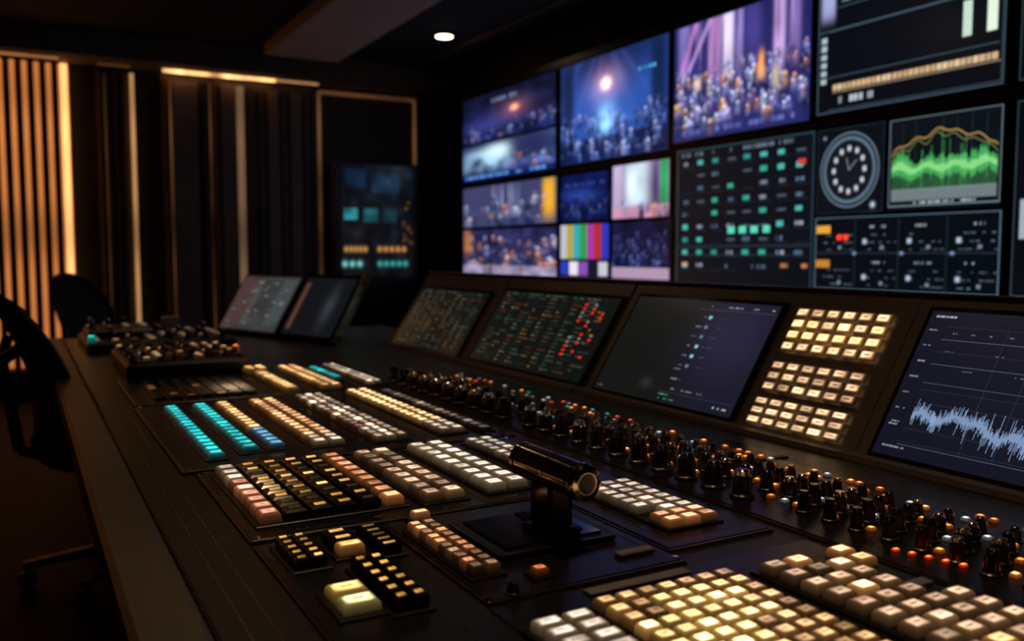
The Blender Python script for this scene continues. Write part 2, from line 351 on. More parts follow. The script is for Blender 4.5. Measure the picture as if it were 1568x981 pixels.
c=CV(120,70,(.03,.028,.09)); c.noise(9,.6); c.crowd(60,.2,.8,P_blue+[(.1,.08,.2)],.035); c.rect(0,0,1,.2,(.60,.42,.56),.9); tile('monitor_camera_house',c,4.87,4.27,.985,1.355)
# c3
c=CV(300,195,(.055,.05,.17)); 
for x,w,cc in ((.08,.05,(.28,.22,.46)),(.2,.05,(.08,.06,.2)),(.33,.05,(.50,.28,.50)),(.43,.05,(.82,.66,.86)),(.52,.03,(.35,.26,.5)),(.62,.06,(.12,.09,.28)),(.8,.04,(.62,.40,.66)),(.9,.04,(.28,.19,.38))):
    c.blob(x,.8,w,.36,cc,.95,4)
for k in range(14): c.blob(random.random(),random.uniform(.6,1),.008,.2,random.choice([(.1,.08,.22),(.5,.35,.55),(.05,.04,.12)]),.6,3)
c.line([(.18,1),(.05,.55)],.02,(.6,.3,.55),.6); c.line([(.3,1),(.12,.6)],.015,(.6,.4,.66),.6)
c.noise(10,.3); c.crowd(280,.10,.60,P_mix+[(.6,.33,.18),(.5,.46,.6),(.1,.09,.3),(.3,.28,.56)],.022); c.blob(.68,.52,.020,.10,(.95,.45,.2),.9,3); c.blob(.68,.44,.032,.06,(.8,.45,.28),.8,3); c.blob(.2,.47,.025,.06,(.95,.65,.5),.8,3); c.blob(.78,.38,.025,.10,(.6,.5,.35),.8,3)
c.rect(0,0,1,.12,(.06,.06,.18),.6); c.text(.04,.04,.96,.08,(.2,.2,.45),.5,.04); c.frame(0,0,1,1,(.05,.06,.18),.006); tile('monitor_program_band',c,4.24,3.19,1.82,2.49,1.3)
c=CV(250,185,(.006,.010,.016)); c.frame(0,0,1,1,(.04,.09,.12),.005)
for r in range(9):
    for k in range(8):
        x=.05+k*.12;y=.90-r*.094
        if r>7 and k>3: continue
        t=random.random()
        if t<.36: c.rect(x,y-.018,x+.045,y+.016,random.choice([(.05,.42,.32),(.04,.32,.27),(.1,.50,.45)]),.85)
        elif t<.68: c.text(x,y-.016,x+.050,y+.012,random.choice([(.35,.4,.5),(.25,.3,.37),(.12,.2,.3)]),.8,.012)
        elif t<.88: c.rect(x,y-.010,x+.06,y+.004,(.10,.14,.18),.8)
        c.rect(x,y-.034,x+.08,y-.030,(.03,.05,.07),.7)
for k in range(4): c.rect(.42+k*.085,.37,.47+k*.085,.42,(.12,.6,.45))
c.rect(.9,.8,.95,.84,(.5,.08,.05)); c.rect(0,.28,1,.287,(.04,.08,.1)); c.rect(0,.22,.94,.226,(.03,.06,.08))
for x in (.05,.80,.93): c.text(x,.14,x+.05,.165,(.7,.28,.14),.9,.012)
for x in (.38,.6,): c.text(x,.13,x+.10,.155,(.10,.16,.24),.7,.015)
c.text(.04,.95,.9,.975,(.15,.2,.25),.5,.02); tile('monitor_router_grid',c,4.20,3.15,.965,1.76,1.2,1.2)
# c4
c=CV(260,185,(.006,.008,.013)); c.frame(.0,0,.995,.995,(.08,.12,.16),.004)
c.blob(.06,.9,.045,.22,(.35,.38,.6),1,6)
n=80
for i in range(n):
    x=.16+i/n*.62; hgt=.05+.05*random.random()+.04*math.sin(i*.3); c.rect(x,.80,x+.008,.80+hgt,(.06,.34,.13),.9)
c.rect(.14,.795,.98,.80,(.3,.4,.45)); c.rect(.0,.60,.99,.605,(.10,.16,.2)); c.frame(.12,.76,.99,.99,(.08,.13,.16),.003)
for k in range(6): c.rect(.02,.22+k*.06,.055,.26+k*.06,(.4,.5,.55),.9)
c.rect(.80,.34,.845,.56,(.5,.62,.55)); c.rect(.915,.34,.96,.56,(.65,.75,.62)); 
for k in range(30):
    c.rect(.10+k*.029,.16,.125+k*.029,.205,random.choice([(.60,.42,.25),(.5,.36,.22),(.68,.52,.34)]),.95)
c.rect(.10,.145,.98,.152,(.4,.33,.25)); c.text(.12,.06,.34,.11,(.45,.5,.55),.75,.02); c.rect(0,.26,.97,.264,(.08,.12,.15)); c.frame(.07,.02,.985,.60,(.06,.10,.13),.003)
tile('monitor_scope_timeline',c,3.14,2.18,1.835,2.49,1.2,1.2)
c=CV(150,150,(.006,.010,.016)); c.frame(0,0,1,1,(.05,.09,.12),.006)
R=np.hypot(c.X-.5,(c.Y-.5)); 
c.mix(np.clip(1-np.abs(R-.37)/.035,0,1)*.9,(.13,.20,.27)); c.mix(np.clip(1-np.abs(R-.43)/.012,0,1),(.24,.34,.42)); c.mix((R<.33).astype(float),(.012,.016,.022))
for i in range(12):
    a=i*math.pi/6; c.blob(.5+.23*math.cos(a),.5+.25*math.sin(a),.027,.032,(.60,.65,.72),.95,4)
for i in range(60):
    a=i*math.pi/30; c.blob(.5+.37*math.cos(a),.5+.37*math.sin(a),.008,.008,(.4,.48,.55),.8)
c.line([(.5,.5),(.61,.61)],.004,(.4,.4,.5)); c.line([(.5,.5),(.46,.64)],.004,(.4,.4,.5))
c.blob(.86,.08,.03,.03,(.6,.7,.8)); c.blob(.12,.9,.02,.02,(.3,.4,.5)); tile('monitor_studio_clock',c,3.13,2.74,1.345,1.755,1.15,1.2)
c=CV(260,170,(.006,.010,.014))
for k in range(1,8): c.rect(k/8,.2,k/8+.003,.95,(.03,.05,.05))
n=250; base=.44; env=.5
for i in range(n):
    x=.03+.94*i/n; env=.75*env+.25*abs(random.gauss(0,1)); spike=2.2 if random.random()<.05 else 1
    hh=(.02+.11*env*(1+.5*math.sin(i*.07)))*spike; ll=(.02+.09*env)*spike; b0=base+.03*math.sin(i*.09)
    c.rect(x,.2,x+.005,b0,(.035,.11,.05),.8); c.rect(x,b0-ll,x+.005,b0+hh,(.08,.40,.12),.85); c.rect(x,b0-.3*ll,x+.005,b0+hh*.4,(.28,.65,.26),.8)
c.rect(.03,.10,.97,.23,(.20,.25,.26),.8)
pts=[(.03+.94*i/40,.60+.19*math.sin(math.pi*i/40)**.6+.02*math.sin(i*.8)+(.05*math.exp(-((i-20)/4)**2))) for i in range(41)]
c.line(pts,.004,(.50,.30,.10)); c.line([(x,y-.05-.02*math.sin(x*40)) for x,y in pts],.003,(.25,.30,.12),.8); c.frame(0,.04,1,.99,(.20,.28,.31),.005); c.text(.25,.06,.8,.085,(.5,.6,.6),.7,.02)
tile('monitor_waveform_scope',c,2.71,2.18,1.345,1.755,1.15,1.15)
c=CV(280,140,(.005,.008,.013)); c.frame(0,0,1,1,(.12,.2,.26),.005)
for k in (1,2,3): c.rect(k/4,0,k/4+.004,1,(.03,.05,.07))
c.rect(0,.5,1,.508,(.05,.08,.10))
for r,y in ((0,.80),(1,.32)):
    c.rect(.01,y-.02,.10,y+.09,(.7,.36,.06) if r==0 else (.5,.24,.04))
    for k in range(4):
        x=.04+k*.25
        for j in range(3): 
            c.text(x+.02,y-.06-j*.1,x+.2,y-.04-j*.1,(.13,.17,.2),.4,.018)
        if k: c.text(x+.05,y+.04,x+.14,y+.075,(.3,.35,.4),.7,.015); c.blob(x+.02+.0,y-.14,.012,.035,(.5,.6,.75),.9,4)
        c.blob(x+.12,y-.22,.010,.025,(.25,.3,.38),.9,4)
c.blob(.155,.72,.014,.035,(1.6,.10,.04),1,4); c.blob(.195,.72,.014,.035,(1.6,.10,.04),1,4)
for x in (.25,.52,.78): c.blob(x,.5,.01,.02,(.3,.4,.6))
tile('monitor_audio_status',c,3.13,2.17,.975,1.325,1.15,1.2)
for k,(z0,z1) in enumerate(((.975,1.755),(1.835,2.49))):
    c=CV(160,120,(.006,.008,.012)); c.frame(0,0,1,1,(.08,.13,.16),.006); c.noise(6,.3)
    for j in range(8): c.text(.06,.85-j*.1,.9,.88-j*.1,(.2,.28,.32),.4,.03)
    c.rect(.03,.3,.06,.5,(.4,.45,.5)); tile('monitor_status_list',c,2.12,1.2,z0,z1,1.,1.2)

# ================================================================== DESK
Z=.75
D=empty('control_desk')
m=MB()
m.box(.165,1.75,-.7,4.62,.69,Z,M_desk,b=.004)
m.box(.90,1.70,-.6,4.5,0.,.69,M_black)           # pedestal body
m.obj('desk_top',D)
m=MB(); m.box(.085,.163,-.72,4.64,.685,Z+.004,M_rail,b=.008); m.obj('edge_rail',D)
m=MB()
for x in (.195,.222): m.box(x,x+.002,-.69,4.6,Z,Z+.0010,M_edge)
m.obj('trim_lines',D)

SW=empty('production_switcher')
def plate(m,x0,x1,y0,y1,h=.006,mt=None,edge=True):
    m.box(x0-.004,x1+.004,y0-.004,y1+.004,Z+.0002,Z+.0016,M_groove)
    m.box(x0,x1,y0,y1,Z+.0005,Z+h,mt or M_plate,b=.0022)
    if edge:
        m.box(x0-.0015,x1+.0015,y0-.003,y0-.0005,Z+.0012,Z+h-.001,M_edge)
        m.box(x0-.003,x0-.001,y0,y1,Z+.0012,Z+h-.002,M_edge)
m=MB()
for q in ((.245,.93,1.655,2.42),(.265,.905,1.205,1.635),(.25,.945,2.45,2.975),(.265,.44,.62,1.185),(.452,.735,.86,1.19),(.745,.93,.90,1.19),(.44,.935,.40,.84),(.25,.43,-.5,.60),(.44,.93,-.5,.385)): plate(m,*q)
for (x,y) in [(.275,1.625),(.895,1.625),(.275,1.215),(.895,1.215),(.255,1.665),(.92,1.665),(.92,2.41),(.255,2.41),(.455,.87),(.73,.87),(.275,.63),(.43,.63)]:
    m.cyl((x,y,Z+.006),(0,0,1),[(0,.005),(.0015,.004)],M_steel,n=10)
m.obj('panel_plates',SW)
zt=Z+.006
def jit(c,a=.25): k=math.exp(random.gauss(0,a*.9)); return tuple(x*k for x in c)
def bank(name,x0,x1,y0,y1,nx,ny,colf,style='lit',h=.014,parent=SW,z=zt,gap=.17,M=None,skip=None,base=True):
    b=MB(M); px=(x1-x0)/nx; py=(y1-y0)/ny
    if base: b.box(x0-.004,x1+.004,y0-.004,y1+.004,z-.001,z+.0035,M_black,b=.0015)
    for j in range(ny):
        for i in range(nx):
            if skip and skip(i,j): continue
            c=colf(i,j)
            st=style
            if isinstance(c[0],str): st,c=c
            g=gap*min(px,py)
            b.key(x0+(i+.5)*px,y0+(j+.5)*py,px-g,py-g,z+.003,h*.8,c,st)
    return b.obj(name,parent)
TEAL=(.03,.85,.85); YW=(1.55,.90,.36); PEACH=(1.3,.66,.32); PINKG=(.34,.22,.15); WHT=(.85,.68,.52); AMB=(1.1,.5,.10); GREY=(.2,.15,.11)
def Cf(c,a=.25): return lambda i,j: jit(c,a)
bank('keys_teal_row',.298,.334,1.715,2.325,1,16,Cf(TEAL),h=.014)
bank('keys_teal_row_2',.366,.405,1.74,2.325,1,15,Cf(TEAL),h=.014)
bank('keys_yellow_blue_row',.421,.458,1.745,2.325,1,15,lambda i,j: jit((.18,.50,.78)) if j<5 else jit(YW),h=.014)
bank('keys_peach_rows',.505,.575,1.725,2.325,2,16,lambda i,j: jit(PEACH if j>1 else WHT,.35),h=.014)
bank('keys_dim_rows',.632,.707,1.71,2.34,3,16,lambda i,j: jit(PINKG if random.random()<.6 else WHT,.6),h=.014)
bank('keys_bright_rows',.782,.845,1.715,2.36,2,17,lambda i,j: jit((1.9,1.2,.55) if j>2 else WHT,.25),h=.014)
bank('keys_small_rows',.872,.905,1.70,2.33,1,16,Cf(GREY,.6),h=.010)
bank('rear_keys_left',.640,.685,2.46,2.86,1,11,Cf(YW),h=.016); bank('rear_keys_mid',.745,.81,2.46,2.97,2,13,lambda i,j:jit(YW if j>2 else PEACH),h=.016)
bank('rear_keys_teal',.83,.865,2.62,2.9,1,7,Cf(TEAL),h=.014); bank('rear_keys_right',.895,.94,2.48,2.95,2,11,lambda i,j:jit(WHT,.5),h=.014)
bank('rear_keys_block',.63,.70,2.89,2.97,2,2,Cf((1.8,.9,.32)),h=.022)
bank('rear_keys_dark',.30,.58,2.50,2.85,7,8,lambda i,j:('dark',jit((.35,.16,.05),.6)) if random.random()<.25 else ('dark',(.012,.008,.005)),h=.005,style='dark',base=False)
def f_mid(i,j):
    if i==0: return jit((1.1,.44,.28) if j<6 else WHT,.4)
    if i<=4: return ('dark',jit(AMB,.6) if random.random()<.7 else (.05,.03,.01))
    if i==5: return jit((1.1,.44,.20),.45)
    return jit(PEACH if random.random()<.4 else WHT,.35)
bank('keys_cue_block',.285,.515,1.255,1.60,6,9,f_mid,h=.02)
bank('keys_aux_block',.54,.615,1.245,1.60,2,9,lambda i,j:jit((1.0,.62,.40) if random.random()<.75 else PINKG,.45),h=.018)
bank('keys_white_block',.655,.735,1.25,1.61,2,9,lambda i,j:jit((1.2,1.0,.78),.25),h=.018)
bank('keys_grey_block',.785,.845,1.36,1.61,2,8,lambda i,j:jit((.7,.56,.44),.45),h=.014)
bank('transition_keys',.282,.325,1.05,1.16,2,5,lambda i,j:('dark',jit(AMB,.4)),h=.018)
bank('transition_keys_2',.343,.383,1.07,1.155,1,3,lambda i,j: jit((2.2,1.1,.35)) if j==0 else ('dark',jit(AMB)),h=.018)
bank('transition_keys_3',.392,.425,1.05,1.15,1,5,lambda i,j:('dark',jit((.35,.2,.06),.6)),h=.018)
bank('cut_keys',.343,.385,.87,1.03,2,6,lambda i,j:('dark',jit(AMB,.4)),h=.020)
bank('take_keys',.287,.337,.885,.965,1,2,lambda i,j:jit((1.9,1.3,.40) if j else (1.4,1.25,.6),.1),h=.016)
bank('memory_key',.487,.517,1.165,1.187,1,1,Cf((1.8,.9,.4)),h=.016)
bank('fader_side_keys',.462,.505,.925,1.135,2,10,lambda i,j:jit((.95,.40,.18) if random.random()<.6 else (.3,.15,.08),.5),h=.016)
bank('single_key',.53,.552,.888,.908,1,1,Cf((.9,.25,.08)),h=.012)
bank('effect_keys',.79,.885,.955,1.185,3,9,lambda i,j:jit((.9,.70,.52) if j>1 else (1.6,.65,.3),.4),h=.016,skip=lambda i,j:(i==0 and j in(2,)))
def f_u(i,j):
    if (i<4 and j<11) or (2<=i<=5 and 9<=j<=12):
        return jit((2.7,1.75,.65),.4)
    return jit((.95,.52,.22),.6)
bank('foreground_keys',.535,.735,.43,.782,7,14,f_u,h=.016,gap=.2)
bank('foreground_keys_side',.775,.93,.45,.775,4,10,lambda i,j:jit((2.4,1.2,.5),.3) if random.random()<.22 else jit((.70,.42,.26),.5),h=.016,gap=.26,skip=lambda i,j:(i==2 and j==9) or (i==3 and j in (5,6,7)))
bank('foreground_keys_left',.445,.52,.66,.765,2,4,lambda i,j:jit((.8,.64,.5)),h=.016,gap=.2)
m=MB()
m.box(.56,.71,.815,.832,zt,zt+.003,M_label,b=.001); m.box(.665,.72,.90,.915,zt,zt+.006,M_label,b=.002); m.box(.892,.930,.64,.657,zt+.003,zt+.008,M_label,b=.001)
m.knob(.487,.868,zt,.008,.012)
for (x0,y0,w,l) in ((.55,1.14,.10,.0015),(.68,1.14,.05,.0015),(.30,1.175,.1,.0015),(.30,1.625,.2,.0015),(.62,1.625,.2,.0015),(.48,2.40,.2,.0015),(.80,.93,.08,.0015),(.46,.9,.05,.0015),(.52,.95,.0015,.19),(.72,.9,.0015,.25),(.765,.93,.0015,.25),(.635,1.22,.0015,.4)):
    m.box(x0,x0+w,y0,y0+l,zt,zt+.0006,M_edge)
for k in range(40):
    x=random.uniform(.28,.9); y=random.choice([1.225,1.618,1.69,2.37,1.175,1.24]); m.box(x,x+.012,y,y+.003,zt,zt+.0005,M_label)
m.obj('label_strips',SW)
T=MB(); 
T.box(.525,.705,.965,1.125,zt,zt+.008,M_black,b=.003); T.box(.54,.69,.98,1.11,zt+.008,zt+.011,M_gloss,b=.001)
T.box(.527,.703,.9635,.9655,zt+.005,zt+.0085,M_edge); T.box(.5235,.5255,.967,1.123,zt+.004,zt+.008,M_edge)
T.box(.622,.640,.985,1.105,zt+.011,zt+.0125,M_groove)
T.box(.60,.662,.985,1.045,zt+.011,zt+.02,M_black,b=.003)
T.box(.610,.650,.993,1.037,zt+.018,Z+.09,M_gloss,b=.004)
T.box(.617,.643,.990,1.040,Z+.05,Z+.095,M_chrome,b=.004)
hx,hz=.629,Z+.103; r=.0245
T.cyl((hx,.925,hz),(0,1,0),[(0,r*.62),(.002,r*.86),(.004,r*.98),(.008,r*1.04),(.014,r*1.04),(.0145,r*.93),(.018,r*.93),(.0185,r),(.075,r),(.0755,r*.94),(.079,r*.94),(.0795,r),(.152,r),(.1525,r*.93),(.155,r*.93),(.1555,r*1.02),(.164,r*1.02),(.168,r*.9),(.170,r*.6)],M_chrome,n=48,
  mats=[M_chrome,M_chrome,M_chrome,M_chrome,M_brass,M_groove,M_groove]+[M_chrome]*6+[M_groove,M_groove,M_chrome,M_brass,M_chrome])
T.cyl((hx,.9245,hz),(0,1,0),[(0,r*.5),(.001,r*.56)],M_gloss,n=32)
T.obj('t_bar_fader',SW)

# knob fields
K=empty('rotary_knob_panel'); m=MB()
plate(m,.96,1.26,-.5,1.20); plate(m,.965,1.30,1.22,2.55)
m.obj('knob_plates',K); m=MB()
rc=lambda a: random.choice(a)
y=2.52
while y>1.76:
    t=(2.52-y)/.76
    m.knob(.992+.015*t,y,zt,.019,.048,random.uniform(0,6),rc([M_brass,M_gloss,M_steel])); 
    m.knob(1.06+.015*t,y+.03,zt,.013,.034,random.uniform(0,6),rc([M_steel,M_gloss])); m.knob(1.12,y+.01,zt,.010,.026,random.uniform(0,6),rc([M_steel,M_gloss])); y-=.076
y=1.72
while y>.98:
    m.knob(1.01,y,zt,.0165,.046,random.uniform(0,6),rc([M_gloss,M_gloss,M_steel])); y-=.068
y=1.73
while y>.2:
    if y<.95: m.knob(1.03+random.uniform(-.005,.005),y,zt,.010,.034,random.uniform(0,6),rc([M_gloss,M_gloss,M_steel]))
    m.knob(1.075,y+.02,zt,.0115,.034,random.uniform(0,6),rc([M_steel,M_gloss]))
    m.knob(1.125,y-.01,zt,.010,.028,random.uniform(0,6),rc([M_steel,M_steel,M_gloss]))
    m.knob(1.175,y+.01,zt,.008,.022,random.uniform(0,6),rc([M_steel,M_brass,M_gloss]))
    y-=.050
m.obj('knobs',K); m=MB()
y=2.55
while y>.2:
    for x in (1.045,1.10,1.15,1.205,1.235):
        if random.random()<.6:
            c=rc([(4,1.0,.14),(3,.7,.1),(4.,1.4,.4),(4,1.0,.14),(1.3,1.3,1.3)]) if y<1.5 else rc([(3,1,.25),(.1,.7,.7),(2,.2,.08),(1.2,1.2,1.2),(.4,.4,.4)])
            m.key(x,y+random.uniform(-.01,.01),.011,.010,zt,.006,c)
    y-=.034
for k in range(5):
    m.key(1.000+.006*k,.745-.020*k,.010,.007,zt,.004,(7.,.5,.08))
m.obj('indicator_lights',K)

# ================================================================== BRIDGE
u=Vector((0,-1,0)); v=Vector((.18,0,.28)).normalized(); n=u.cross(v)
MBR=Matrix(((u.x,v.x,n.x,1.42),(u.y,v.y,n.y,0),(u.z,v.z,n.z,Z),(0,0,0,1)))
BR=empty('monitor_bridge')
def prism(mb,prof,y0,y1,mt):
    k=len(prof); vs=[(a,y0,b) for a,b in prof]+[(a,y1,b) for a,b in prof]
    mb.add(vs,[list(range(k)),list(range(k,2*k))[::-1]]+[(i,i+k,(i+1)%k+k,(i+1)%k) for i in range(k)],mt)
m=MB()
prof=[(1.385,Z+.001),(1.388,Z+.012),(1.4277,Z+.012),(1.618,Z+.308),(1.63,Z+.318),(1.70,Z+.312),(1.745,Z+.25),(1.745,Z+.001)]
for (a,b) in ((-.5,1.160),(1.162,2.112),(2.125,2.885),(2.895,3.66)):
    prism(m,prof,a,b,M_bridge)
m.obj('bridge_housing',BR)
m=MB(); m.box(1.612,1.636,-.5,3.66,Z+.316,Z+.3195,M_edge,b=.001); m.obj('bridge_top_trim',BR)
LV=.333
def bscreen(name,c,ya,yb,t0,t1,bz=.012,gain=1.,gam=1.15):
    par=empty(name); b=MB(MBR)
    b.box(-ya-bz,-yb+bz,t0*LV-bz,t1*LV+bz,.0,.010,M_gloss,b=.003); b.obj('bezel',par)
    O=MBR@Vector((-ya,t0*LV,.0105)); U=u*(ya-yb); Vv=v*((t1-t0)*LV)
    screen('display',c,tuple(O),tuple(U),tuple(Vv),par,gain,gam)
def table(c,red=False):
    for r in range(17):
        y=.93-r*.054
        for k in range(9):
            x=.04+k*.105
            if random.random()<.8:
                cc=rc([(.05,.08,.06),(.04,.065,.055),(.14,.09,.03),(.06,.07,.06),(.02,.03,.03),(.11,.035,.02)])
                c.rect(x,y-.012,x+random.uniform(.03,.09),y+.006,cc,.9)
            if random.random()<.3: c.rect(x,y-.014,x+.014,y+.006,rc([(.18,.22,.16),(.30,.18,.06),(.08,.2,.18)]),.9)
        c.rect(.02,y-.028,.98,y-.024,(.015,.022,.02))
    for k in range(3): c.rect(.33*k+.01,.02,.33*k+.014,.98,(.03,.045,.04))
    c.text(.03,.955,.9,.975,(.1,.12,.1),.6,.02)
    if red:
        for i in range(3):
            for j in range(13):
                if random.random()<.7: c.blob(.77+i*.075,.9-j*.052,.010,.013,(1.1,.04,.03) if random.random()<.7 else (.35,.3,.28),1,4)
c=CV(220,150,(.009,.013,.011)); table(c); bscreen('touchscreen_monitor',c,3.60,2.97,.03,.86)
c=CV(280,190,(.009,.012,.010)); table(c,True); bscreen('touchscreen_monitor',c,2.86,2.14,.05,.92)
c=CV(360,240,(.014,.015,.014)); g=np.clip((c.X-.52)*6,0,1); c.mix(g*.9,(.018,.018,.034)); c.blob(.8,.65,.25,.4,(.040,.032,.078),.8); c.blob(.38,.15,.04,.05,(.07,.07,.07),.5)
for i in range(6):
    y=.84-i*.095; c.blob(.60,y,.011,.016,(.40,.75,.88) if i in (0,3,4) else (.2,.3,.36),.9,4); c.text(.53,y-.005,.57,y+.006,(.25,.3,.32),.7,.008); c.text(.64,y-.004,.70,y+.006,(.10,.12,.15),.6,.01)
c.text(.52,.945,.98,.957,(.35,.38,.42),.35,.014); c.rect(.5,.915,.99,.918,(.08,.09,.11))
c.text(.52,.225,.60,.24,(.25,.3,.3),.8,.008); c.text(.54,.13,.78,.145,(.3,.36,.36),.5,.010); c.rect(.5,.10,.98,.103,(.05,.07,.07)); c.text(.50,.07,.57,.08,(.1,.4,.25),.8,.008); c.text(.5,.03,.62,.045,(.1,.35,.3),.6,.01); c.text(.88,.045,.97,.06,(.5,.55,.55),.5,.012); c.text(.02,.03,.06,.045,(.2,.25,.22),.8,.008); c.text(.52,.32,.57,.333,(.2,.24,.25),.8,.008)
c.frame(0,0,1,1,(.02,.022,.024),.003)
bscreen('touchscreen_monitor',c,2.06,1.51,.05,.96)
c=CV(560,340,(.010,.011,.020)); c.blob(.5,.5,.6,.6,(.014,.015,.030),.8)
for k in range(10): c.rect(.07,.10+k*.088,.98,.1025+k*.088,(.045,.05,.075),.8)
for k in range(10): c.rect(.07+k*.1,.08,.0712+k*.1,.93,(.04,.045,.07),.8)
c.text(.02,.955,.09,.968,(.4,.42,.5),.9,.006)
for k in range(7): c.text(.015,.86-k*.11,.045,.87-k*.11,(.3,.3,.38),.9,.005)
for yy in (.80,.63,.5): c.rect(.07,yy,.98,yy+.003,(.12,.12,.17))
for k in range(14): c.text(.10+k*.06,.845,.115+k*.06,.853,(.2,.2,.26),.7,.005)
for k in range(9): c.text(.10+k*.08,.72-.12*(k%2),.13+k*.08,.728-.12*(k%2),(.14,.14,.2),.7,.005)
for i in range(500):
    x=.08+.9*i/500; env=.275+.03*math.sin(x*9)-.05*x+.02*math.sin(x*31)+.015*math.sin(x*67)
    a=abs(random.gauss(0,.034))*(1+2.2*(random.random()<.05))+.008; b_=abs(random.gauss(0,.034))*(1+1.8*(random.random()<.05))+.008
    c.rect(x,env-b_,x+.0019,env+a,(.26,.37,.56),.8)
c.blob(.42,.52,.012,.02,(.22,.2,.18),.8); c.rect(.07,.08,.98,.084,(.12,.14,.2)); c.text(.02,.055,.10,.065,(.3,.32,.4),.8,.006); c.text(.02,.22,.05,.23,(.3,.32,.4),.8,.005)
bscreen('touchscreen_monitor',c,1.118,.50,.05,1.0,gain=1.2)
# bridge keypad
def kb(name,t0,t1,ny,colf): return bank(name,-1.46,-1.20,t0*LV,t1*LV,6,ny,colf,parent=KP,z=.002,h=.010,M=MBR,gap=.24,base=False)
KP=empty('button_keypad')
kb('keypad_upper',.61,.965,4,lambda i,j: jit((2.2,1.25,.46) if j in(1,2) and random.random()<.9 else (1.1,.66,.35),.25))
kb('keypad_middle',.30,.54,3,lambda i,j: jit((.80,.48,.27),.35)); kb('keypad_lower',.05,.26,3,lambda i,j: jit((.90,.56,.32),.35))

# ================================================================== FAR CONSOLE SCREENS
A=Vector((.86,4.58,0));B=Vector((1.17,3.70,0)); u2=(B-A).normalized(); back=Vector((-u2.y,u2.x,0)); 
if back.x<0: back=-back
v2=(back*.18+Vector((0,0,.28))).normalized(); n2=u2.cross(v2); L2=(B-A).length
M2=Matrix(((u2.x,v2.x,n2.x,A.x),(u2.y,v2.y,n2.y,A.y),(u2.z,v2.z,n2.z,Z+.012),(0,0,0,1)))
FM=empty('tilted_console_display')
b=MB(M2); b.box(-.02,.50,0,.335,-.03,.0,M_black,b=.006); b.box(.52,L2,0,.345,-.03,.004,M_gloss,b=.006); b.box(L2,L2+.016,0,.35,-.035,.014,M_steel,b=.003)
b.box(.1,.8,.0,.03,-.16,-.03,M_black,b=.005); b.obj('housing',FM)
c=CV(120,90,(.05,.055,.056)); c.noise(8,.3); c.rect(.0,.1,.28,.95,(.10,.05,.045),.8); c.rect(.30,.1,.42,.95,(.10,.09,.08),.8); c.rect(.75,.1,.97,.95,(.08,.10,.11),.8)
for k in range(40): c.rect(*(lambda x,y:(x,y,x+.06,y+.03))(random.random()*.9,random.random()*.9),rc([(.3,.28,.25),(.2,.25,.28),(.03,.03,.03),(.2,.09,.07)]),.7)
screen('display',c,tuple(M2@Vector((0,.02,.002))),tuple(u2*.48),tuple(v2*.30),FM,.75)
c=CV(60,60,(.006,.007,.009)); c.rect(.05,.1,.12,.9,(.12,.05,.03),.8); c.blob(.7,.5,.1,.3,(.03,.04,.05))
screen('display_side',c,tuple(M2@Vector((.54,.02,.006))),tuple(u2*(L2-.56)),tuple(v2*.30),FM)

# far raised mixer
MX=empty('audio_mixer'); m=MB()
m.box(.28,.66,2.99,3.52,Z,Z+.05,M_black,b=.008)
m.box(.29,.65,3.0,3.51,Z+.05,Z+.055,M_plate,b=.002); m.obj('mixer_body',MX)
m=MB()
for i in range(9):
    for j in range(10):
        x=.305+i*.041;y=3.03+j*.049
        t=random.random()
        if t<.38: m.key(x,y,.022,.022,Z+.055,.012,rc([(1.8,.85,.25),(1.0,.45,.15),(.9,.75,.6),(.3,.17,.1),(.10,.07,.05)]))
        elif t<.62: m.knob(x,y,Z+.055,.010,.026,0,M_steel)
        else: m.key(x,y,.022,.022,Z+.055,.010,(.02,.02,.02),'dark')
m.key(.64,3.1,.02,.03,Z+.055,.03,(3.,.5,.2)); m.obj('mixer_controls',MX)
MX=empty('audio_mixer'); m=MB(); m.box(.22,.80,3.85,4.45,Z,Z+.04,M_black,b=.008); m.box(.24,.5,4.1,4.4,Z+.04,Z+.075,M_black,b=.01)
for i in range(8):
    for j in range(6):
        x=.26+i*.07;y=3.9+j*.09; zb=Z+.075 if (x<.48 and y>4.12) else Z+.04
        if y>4.08 and y<4.13 and x<.52: continue
        if random.random()<.6: m.key(x,y,.030,.026,zb,.012,rc([(.9,.5,.22),(.45,.32,.24),(.2,.12,.08),(.5,.42,.34)]))
        else: m.knob(x,y,zb,.012,.04,0,M_steel)
m.key(.24,3.88,.03,.03,Z+.04,.03,(.05,2.4,2.)); m.box(.56,.64,4.3,4.34,Z+.04,Z+.11,M_label,b=.006); m.obj('mixer_body',MX)

